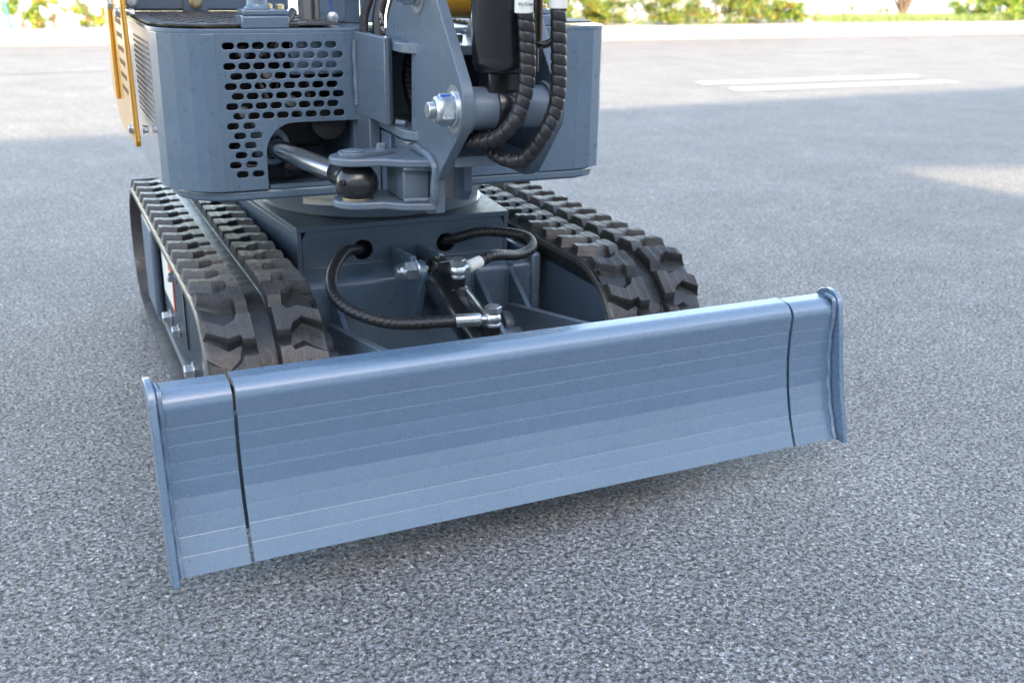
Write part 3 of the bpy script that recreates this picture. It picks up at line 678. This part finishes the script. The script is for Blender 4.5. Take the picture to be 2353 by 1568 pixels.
top = [(-.5018, .645), (-.4927, .605), (-.4697, .573), (-.4447, .552), (-.4238, .5406), (-.400, .5352), (.335, .5352), (.3725, .540), (.3985, .555), (.4145, .58), (.4245, .62), (.431, .95), (.41, 1.30), (.33, 1.52), (.15, 1.62), (-.05, 1.64), (-.28, 1.60), (-.44, 1.48), (-.5025, 1.30)]
mb = MB(FH); mb.prism(top, 'z', .8318, .8395); mb.build('deck_plate', M_blue, bm_, bevel=.0012)
bpl = [(-.482, .66), (-.474, .612), (-.450, .576), (-.412, .550), (-.38, .542), (-.15, .5385), (.20, .5385), (.34, .5385), (.385, .560), (.402, .585), (.412, .62), (.42, 1.3), (.2, 1.6), (-.3, 1.6), (-.48, 1.3)]
mb = MB(FH); mb.prism(bpl, 'z', .5235, .5442); mb.build('base_plate', M_blue, E, bevel=.006, seg=4)
mb = MB(FH); weld(mb, [(-.315, .545, .549), (-.15, .545, .549)], .0035, 5); mb.box(-.315, .33, .541, .549, .5445, .552); mb.split('base_weld', M_blue, bm_, smooth=60)
# interior: divider plates, engine and plumbing behind the grille
mb = MB(FH); mb.box(-.145, -.128, .55, .78, .545, .832); mb.box(-.50, -.13, .80, .81, .545, .832); mb.split('divider_plate', M_dkblue, bm_)
mb = MB(FH); mb.box(-.262, -.148, .552, .556, .755, .830); mb.build('mounting_plate', M_blue, bm_, bevel=.001)
eng = None; mb = MB(FH); rnd = random.Random(3); mb.box(-.46, -.18, .66, .80, .60, .80); eng = mb.build('engine', M_dark, E, bevel=.01)
for k in range(9):
    mb = MB(FH); x = rnd.uniform(-.44, -.2); z = rnd.uniform(.58, .80)
    sweep(mb, [(x, .60, z), (x+rnd.uniform(-.06, .06), .585, z+rnd.uniform(-.05, .05)), (x+rnd.uniform(-.09, .09), .62, z+rnd.uniform(-.09, .09))], lambda a, t: .008, n=12, step=.01)
    mb.build('engine_pipe', [M_black, M_rough, M_hose, M_black][k % 4], eng, smooth=60)
for x, z, m_ in ((-.345, .793, M_rough), (-.312, .795, M_rough), (-.300, .753, M_rough), (-.26, .70, M_rough), (-.35, .682, M_rough)):
    mb = MB(FH); mb.lathe((x, .59, z), (0.2, -1, .3), [(0, .012), (.012, .012), (.014, .009)], 18); mb.build('engine_fitting', m_, eng, smooth=40)
mb = MB(FH); mb.lathe((-.20, .60, .668), (.15, -1, 0), [(0, .0), (.0, .036), (.03, .040), (.05, .036), (.052, .0)], 30); mb.build('air_hose', M_dark, eng, smooth=50)

# ---- swing cylinder
sp0, sp1 = Vector((-.303, .575, .621)), Vector((-.222, .262, .606)); sd_ = (sp1-sp0).normalized()
mb = MB(FH); mb.lathe(sp0-sd_*.02, sd_, [(-.10, .036), (.028, .036), (.032, .033), (.032, .024), (.020, .023), (.018, .0186)], 40); sc = mb.build('swing_cylinder', M_dkblue, E, smooth=35)
mb = MB(FH); mb.cyl(sp0-sd_*.03, sp1, .0182, 36); mb.build('cylinder_rod', M_chrome, sc, smooth=35)
mb = MB(FH); mb.lathe(sp1-sd_*.070, sd_, [(0, .0185), (.002, .0205), (.04, .0215), (.06, .022)], 32)
cb = Vector((-.222, .262, .604)); mb.lathe(cb-Vector((0, 0, .0285)), (0, 0, 1), [(0, .020), (.003, .026), (.012, .0345), (.026, .0375), (.040, .035), (.050, .028), (.057, .022)], 48)
ball = mb.build('rod_eye', M_black, sc, smooth=50)
mb = MB(FH); mb.hexn(cb+Vector((-.030, -.022, .004)), (-.8, -.6, 0), .0062, .004, rot=0); mb.lathe(cb+Vector((-.033, -.0245, .004)), (-.8, -.6, 0), [(0, .0035), (.004, .002)], 12); mb.build('grease_nipple', M_black, ball, smooth=30)

# ---- swing post on the house with its hinge lugs
mb = MB(FH)
mb.prism([(-.142, .80), (-.142, .345), (-.134, .345), (-.126, .352), (-.120, .80)], 'z', .684, .834)
mb.prism([(-.140, .80), (-.140, .455), (-.120, .455), (-.120, .80)], 'z', .546, .684)
mb.prism([(.075, .80), (.075, .345), (.097, .345), (.097, .80)], 'z', .68, .834)
mb.box(-.120, .075, .50, .512, .546, .825)
post = mb.build('swing_post', M_cast, E, bevel=.0016)
mb = MB(FH); mb.box(-.120, .03, .455, .50, .805, .828); mb.box(-.118, -.095, .40, .50, .546, .66); mb.box(-.09, -.065, .44, .50, .546, .64); mb.split('post_rib', M_dkblue, post, bevel=.002)
mb = MB(FH); weld(mb, [(-.144, .525, .82), (-.144, .522, .70)], .006, 11); weld(mb, [(-.122, .345, .821), (-.108, .335, .821)], .007, 12); weld(mb, [(-.124, .345, .689), (-.108, .338, .688)], .007, 13); weld(mb, [(-.12, .50, .797), (.05, .50, .797)], .006, 14); mb.split('weld_bead', M_cast, post, smooth=60)
def lugpoly(cx, cy, r, wide, yb): return [(cx-wide, yb)]+[(cx+r*cos(a), cy+r*sin(a)) for a in [R_(200+k*14) for k in range(11)]]+[(cx+wide, yb)]
for z in (.812, .666):
    mb = MB(FH); mb.prism(lugpoly(-.022, .335, .113, .098, .50), 'z', z, z+.0165); mb.build('hinge_lug', M_cast, post, bevel=.002)
mb = MB(FH); mb.cyl((-.022, .335, .55), (-.022, .335, .84), .021, 30, ch=.002); mb.build('hinge_pin', M_rough, post, smooth=40)
mb = MB(FH); mb.cyl((-.022, .350, .641), (-.022, .350, .660), .098, 40, ch=.002); hb = mb.build('hinge_boss', M_cast, post, smooth=40)
hose('inner_hose', [(-.05, .44, .83), (-.075, .42, .76), (-.06, .41, .68), (-.03, .43, .60)], .011, post, FH, pitch=.01)
hose('inner_hose', [(-.02, .45, .83), (-.03, .40, .74), (-.085, .39, .66), (-.06, .45, .60)], .010, post, FH, pitch=.01)

# ---- swing bracket
face = [(.441, .822), (.439, .840), (.416, .872), (.383, .900), (.36, .96), (.30, 1.02), (.20, 1.02), (.165, .965), (.167, .905), (.058, .786), (.049, .772), (.046, .755), (.047, .730), (.056, .715), (.176, .614), (.178, .558), (.215, .548), (.251, .552), (.304, .588), (.300, .657), (.292, .815), (.310, .829)]
XB0, XB1 = -.110, .065; TH = .018
mb = MB(FH); mb.prism(face, 'x', XB0, XB0+TH); sb = mb.build('swing_bracket', M_cast, E, bevel=.0014)
face2 = [(.441, .822), (.439, .840), (.416, .872), (.383, .900), (.36, .96), (.30, 1.02), (.20, 1.02), (.165, .965), (.167, .905), (.062, .786), (.051, .770), (.048, .755), (.049, .728), (.056, .715), (.140, .626), (.168, .616), (.305, .618), (.300, .657), (.292, .815), (.310, .829)]
mb = MB(FH); mb.prism(face2, 'x', XB1-TH, XB1); mb.build('side_plate', M_cast, sb, bevel=.0014)
mb = MB(FH); mb.box(XB0+TH, XB1-TH, .130, .40, .6425, .6600); mb.split('web_plate', M_cast, sb, bevel=.0015)
mb = MB(FH); mb.prism([(.27, .6415), (.27, .572), (.285, .553), (.36, .553), (.39, .575), (.40, .6415)], 'x', -.024, -.006); mb.build('swing_stop', M_dkblue, sb, bevel=.002)
PY, PZ = .088, .7425
mb = MB(FH); mb.cyl((XB0+TH, PY, PZ), (-.046, PY, PZ), .0335, 44); mb.cyl((.000, PY, PZ), (XB1-TH, PY, PZ), .0335, 44); mb.split('pin_boss', M_cast, sb, smooth=35)
mb = MB(FH)
for xx in (XB0+TH+.002, XB1-TH-.002): weld(mb, [(xx, PY+.036*cos(a), PZ+.036*sin(a)) for a in [R_(40+k*25) for k in range(12)]], .004, 21)
# welds where the swing lugs meet the side plate
weld(mb, [(XB0-.002, .30, .652), (XB0-.004, .24, .655), (XB0-.003, .176, .645), (XB0-.003, .172, .60), (XB0-.003, .180, .572)], .008, 22)
mb.split('weld_bead', M_cast, sb, smooth=60)
# lower and upper swing lugs and the strut between them
for z0, z1, xo_ in ((.636, .649, 0), (.563, .576, .004)):
    cx_, cy_ = -.224+xo_, .262
    pl = [(XB0, .300), (XB0-.05, .320), (cx_+.03, .308)]+[(cx_+.044*cos(a), cy_+.044*sin(a)) for a in [R_(95+k*19) for k in range(10)]]+[(cx_+.03, .215), (XB0-.05, .190), (XB0, .172)]
    mb = MB(FH); mb.prism(pl, 'z', z0, z1); mb.build('swing_lug', M_cast, sb, bevel=.003, seg=3)
mb = MB(FH); mb.box(-.158, XB0-.001, .202, .30, .576, .636); mb.build('lug_strut', M_cast, sb, bevel=.004)
mb = MB(FH); weld(mb, [(-.160, .197, .633), (-.112, .190, .633)], .0055, 31); weld(mb, [(-.160, .197, .580), (-.112, .190, .580)], .0055, 32); mb.split('weld_bead', M_cast, sb, smooth=60)
mb = MB(FH); mb.prism([(-.252, .262)]+[(-.224+.029*cos(a), .262+.029*sin(a)) for a in [R_(160-k*20) for k in range(7)]]+[(-.170, .290), (-.157, .275), (-.157, .262), (-.168, .250)]+[(-.224+.029*cos(a), .262+.029*sin(a)) for a in [R_(-50-k*20) for k in range(7)]], 'z', .649, .656)
mb.lathe((-.226, .262, .656), (0, 0, 1), [(0, .019), (.002, .018), (.003, .014)], 24); kp = mb.build('pin_keeper', M_cast, sb, bevel=.001)
bolt('keeper_bolt', FH, (-.174, .268, .656), (0, 0, 1), .0085, sb, M_cast, h=.008)
mb = MB(FH); mb.lathe((-.222, .262, .5765), (0, 0, 1), [(0, .026), (.002, .026), (.0025, .020)], 30); mb.build('brass_washer', M_gold, sb, smooth=30)
# big lock nuts on the outside of the side plate
def locknut(name, y, z, r, stud, mk=False):
    mb = MB(FH); x = XB0
    mb.lathe((x, y, z), (-1, 0, 0), [(0, r*1.75), (.0008, r*1.75), (.001, r*1.3), (.004, r*1.3), (.005, r*1.2)], 40)
    mb.hexn((x-.005, y, z), (-1, 0, 0), r*1.18, r*.95, rot=.55); mb.lathe((x-.005-r*.95, y, z), (-1, 0, 0), [(0, r*1.02), (r*.22, r*.98), (r*.36, r*.80)], 30)
    q = []; kk = 0
    while kk*.002 < stud: q += [(kk*.002, r*.60), (kk*.002+.001, r*.53)]; kk += 1
    mb.lathe((x-.005-r*1.2, y, z), (-1, 0, 0), q, 24)
    o = mb.build(name, M_zinc, sb, smooth=30)
    mb = MB(FH); mb.lathe((x-.0002, y, z), (-1, 0, 0), [(0, r*1.95), (.0006, r*1.95)], 40); mb.build('pin_head', M_cast, sb, smooth=30)
    return o
locknut('pivot_nut', PY+.002, PZ, .0215, .014); locknut('pivot_nut', .262, .918, .0225, .012)
mb = MB(FH); mb.box(-.1345, -.1175, PY-.0060, PY-.0045, PZ+.0205, PZ+.0238); mk = mb.build('paint_mark', M_bink, sb, bevel=.001)

# ---- boom cylinder standing in the bracket
XC = -.030
mb = MB(FH); mb.lathe((XC, .085, .808), (0, .04, 1), [(-.012, .034), (-.006, .043), (.0, .0455), (.006, .0475), (.012, .0462), (.015, .0475), (.40, .0475)], 56); bcy = mb.build('boom_cylinder', M_black, E, smooth=40)
mb = MB(FH); mb.box(XC-.030, XC+.032, .066, .112, .755, .800); mb.cyl((-.0455, PY, PZ), (-.0005, PY, PZ), .0372, 44, ch=.003); mb.build('cylinder_eye', M_black, bcy, bevel=.003, smooth=40)
mb = MB(FH); mb.cyl((.014, .058, .800), (.014, .070, 1.2), .0062, 16); sweep(mb, [(.014, .060, .842), (.030, .050, .842), (.042, .045, .856), (.045, .045, .88)], lambda a, t: .0062, n=14, step=.004); weld(mb, [(.008, .058, .85), (.010, .056, .80)], .005, 9); mb.build('feed_pipe', M_black, bcy, smooth=50)
mb = MB(FH); mb.box(.019, .0215, .05, .062, .835, 1.2); mb.build('guard_strip', M_rust, bcy)
ha = hose('hydraulic_hose', [(-.026, .020, 1.15), (-.026, .020, .95), (-.022, .018, .893), (-.018, .018, .845), (-.017, .018, .795), (-.024, .020, .757), (-.040, .026, .722), (-.058, .050, .700), (-.080, .10, .690), (-.090, .17, .690), (-.09, .26, .70)], .0122, bcy, FH, pitch=.0160, depth=.14)
hb_ = hose('hydraulic_hose', [(.028, .008, 1.15), (.026, .008, .95), (.027, .006, .893), (.029, .006, .840), (.0305, .006, .785), (.026, .008, .745), (.010, .016, .705), (-.006, .045, .668), (-.030, .065, .664), (-.040, .115, .676), (-.045, .15, .705), (-.05, .22, .74)], .0122, bcy, FH, pitch=.0160, depth=.14)
for x, y, z in ((-.024, .019, .889), (.0262, .007, .896)):
    mb = MB(FH); mb.lathe((x, y, z), (0, 0, 1), [(0, .0128), (.001, .0142), (.06, .0142)], 24); mb.build('hose_sleeve', M_white, bcy, smooth=35)
text_mesh('sleeve_print', 'HW12-708', .0062, (-.0115, .0042, .9045), (-1, 0, 0), (0, 0, -1), M_ink, bcy, FH)
# yellow boom foot tube behind it
mb = MB(FH); mb.cyl((-.085, .33, .900), (.045, .33, .900), .034, 36); bf = mb.build('boom_foot', M_yel, E, smooth=40)
mb = MB(FH); mb.lathe((.022, .300, .888), (0, -1, -.2), [(0, .011), (.004, .010), (.005, .007)], 20); mb.hexn((.022, .294, .8868), (0, -1, -.2), .0075, .005); mb.build('grease_nipple', M_gold, bf, smooth=30)

# ---- deck: rubber mat, rail blocks, seat base, covers, hoses
def matmat():
    m, b = mat('floor_mat_rubber', (0.035, 0.036, 0.040), 0.5); L = m.node_tree.links
    c = N(m, 'ShaderNodeTexCoord'); w = N(m, 'ShaderNodeTexWave', wave_type='BANDS', bands_direction='DIAGONAL'); w.inputs['Scale'].default_value = 22; w.inputs['Distortion'].default_value = 0.5
    L.new(c.outputs['Object'], w.inputs['Vector']); L.new(bump(m, w.outputs[0], .002, 1.0), b.inputs['Normal'])
    n = tex(m, 'n', 25, 5, .6); L.new(ramp(m, n.outputs[0], [(.35, (.03, .031, .034)), (.7, (.10, .095, .09))]).outputs[0], b.inputs['Base Color']); return m
M_mat = matmat()
mb = MB(FH); mb.prism([(-.500, .655), (-.470, .590), (-.436, .560), (-.16, .560), (-.16, 1.07), (-.515, 1.07)], 'z', .8435, .8475)
for k in range(9):
    for j in range(14):
        x, y = -.475+k*.037+(j % 2)*.018, .60+j*.033
        if x < -.165 and not (x < -.46 and y < .66): mb.box(x, x+.020, y, y+.006, .8474, .8492)
mb.build('floor_mat', M_mat, E, bevel=.0006)
mb = MB(FH); mb.prism([(.12, .565), (.375, .565), (.395, .60), (.40, 1.1), (.12, 1.1)], 'z', .8435, .8475); mb.build('floor_mat', M_mat, E, bevel=.001)
for x0, x1 in ((-.348, -.262), (.190, .276)):
    mb = MB(FH); mb.box(x0, x1, .540, .610, .8395, .8620); rb = mb.build('rail_block', M_blue, E, bevel=.003)
    mb = MB(FH); mb.box(x0+.004, x1, .543, .607, .8622, .8725); mb.lathe(((x0+x1)/2-.008, .575, .8725), (0, 0, 1), [(0, .027), (.004, .022), (.010, .0195), (.60, .0195)], 36); mb.build('rail_post', M_blue, rb, bevel=.0025, smooth=40)
    for bx in (x1-.028, x1-.012): bolt('rail_bolt', FH, (bx, .585 if bx < x1-.02 else .560, .8725), (0, 0, 1), .0072, rb, M_gold, washer=False, h=.009)
mb = MB(FH); mb.box(-.500, -.145, 1.07, 1.45, .8480, 1.05); seat = mb.build('seat_base', M_dkblue, E, bevel=.006)
mb = MB(FH); mb.prism([(-.385, .847), (-.375, .90), (-.345, .90), (-.328, .847)], 'y', 1.060, 1.070); mb.split('seat_tab', M_dkblue, seat, bevel=.003)
for x in (-.491, -.356): bolt('seat_bolt', FH, (x, 1.059 if x > -.4 else 1.069, .868), (0, -1, 0), .0105, seat, M_gold if x > -.4 else M_zinc)
mb = MB(FH); mb.box(-.200, -.184, .69, .72, .8395, 1.1); mb.box(-.176, -.166, .70, .74, .8395, 1.1); mb.split('cab_pillar', M_rough, E, bevel=.002)
mb = MB(FH); mb.prism([(-.166, .848), (-.160, .842), (-.118, .842), (-.112, .848), (-.112, 1.1), (-.166, 1.1)], 'y', .70, .706); mb.box(-.164, -.080, .708, .90, .8395, 1.1); cover = mb.build('valve_cover', M_blue, E, bevel=.002)
bolt('cover_bolt', FH, (-.139, .700, .850), (0, -1, 0), .0085, cover, h=.004)
mb = MB(FH); mb.box(-.1425, -.1405, .6985, .6995, .862, .885); mb.build('paint_mark', M_bink, cover)
mb = MB(FH); mb.prism([(-.086, .852), (-.074, .842), (-.050, .842), (-.050, 1.1), (-.086, 1.1)], 'y', .66, .69); mb.build('valve_cover', M_blue, E, bevel=.004)
hose('corrugated_conduit', [(-.132, .50, .826), (-.128, .51, .86), (-.112, .52, .90), (-.09, .54, .96)], .0088, E, FH, pitch=.0034, depth=.14)
mb = MB(FH); sweep(mb, [(-.106, .49, .820), (-.104, .50, .86), (-.092, .51, .90), (-.07, .53, .97)], lambda a, t: .0115, n=20, step=.006); vh = mb.build('valve_hose', M_hose, E, smooth=60)
text_mesh('hose_print', '-40\u00b0C  EN', .0092, (-.1085, .4835, .872), (.12, 0, -1), (1, 0, .12), M_wink, vh, FH)
mb = MB(FH); sweep(mb, [(-.080, .48, .815), (-.080, .49, .86), (-.066, .50, .90), (-.04, .52, .97)], lambda a, t: .011, n=20, step=.006); mb.build('valve_hose', M_hose, E, smooth=60)

# ---- yellow engine cover on the left side
mb = MB(FH)
yp = [(.772, .600), (.765, .612), (.785, .72), (.81, .87), (.83, 1.06), (1.30, 1.06), (1.30, .66), (1.12, .60)]
mb.prism(yp, 'x', -.533, -.529)
yc = mb.build('engine_cover', M_yel, E, bevel=.001)
mb = MB(FH)
fr_ = [(.772, .600), (.765, .612), (.785, .72), (.81, .87), (.83, 1.06)]
pp = [(a+.006, b) for a, b in fr_]
mb.prism(fr_+[(a+.005, b) for a, b in reversed(fr_)], 'x', -.534, -.524); mb.build('cover_lip', M_yel, yc, bevel=.002)
mb = MB(FH); mb.prism([(1.075, .66), (1.08, .90), (1.085, 1.06), (1.095, 1.06), (1.09, .90), (1.085, .66)], 'x', -.541, -.533); mb.build('cover_rib', M_yel, yc, bevel=.003)
mb = MB(FH)
for r_ in range(6):
    for c_ in range(4):
        y, z = .86+c_*.035+r_*(-.004), .835-r_*.027; mb.box(-.5338, -.5332, y, y+.020, z-.005, z+.005)
for z in (.885, .93): mb.box(-.5338, -.5332, .98, 1.00, z-.012, z+.018)
mb.split('cover_slot', M_slot, yc)
for y, z in ((.845, .855), (.80, .632), (1.04, .862), (.85, .915)):
    bolt('cover_bolt', FH, (-.534, y, z), (-1, 0, 0), .0085, yc); 
    if y < .85: bolt('cover_bolt', FH, (-.516, y-.012, z), (1, 0, 0), .007, yc, h=.008)
bpy.context.view_layer.update()
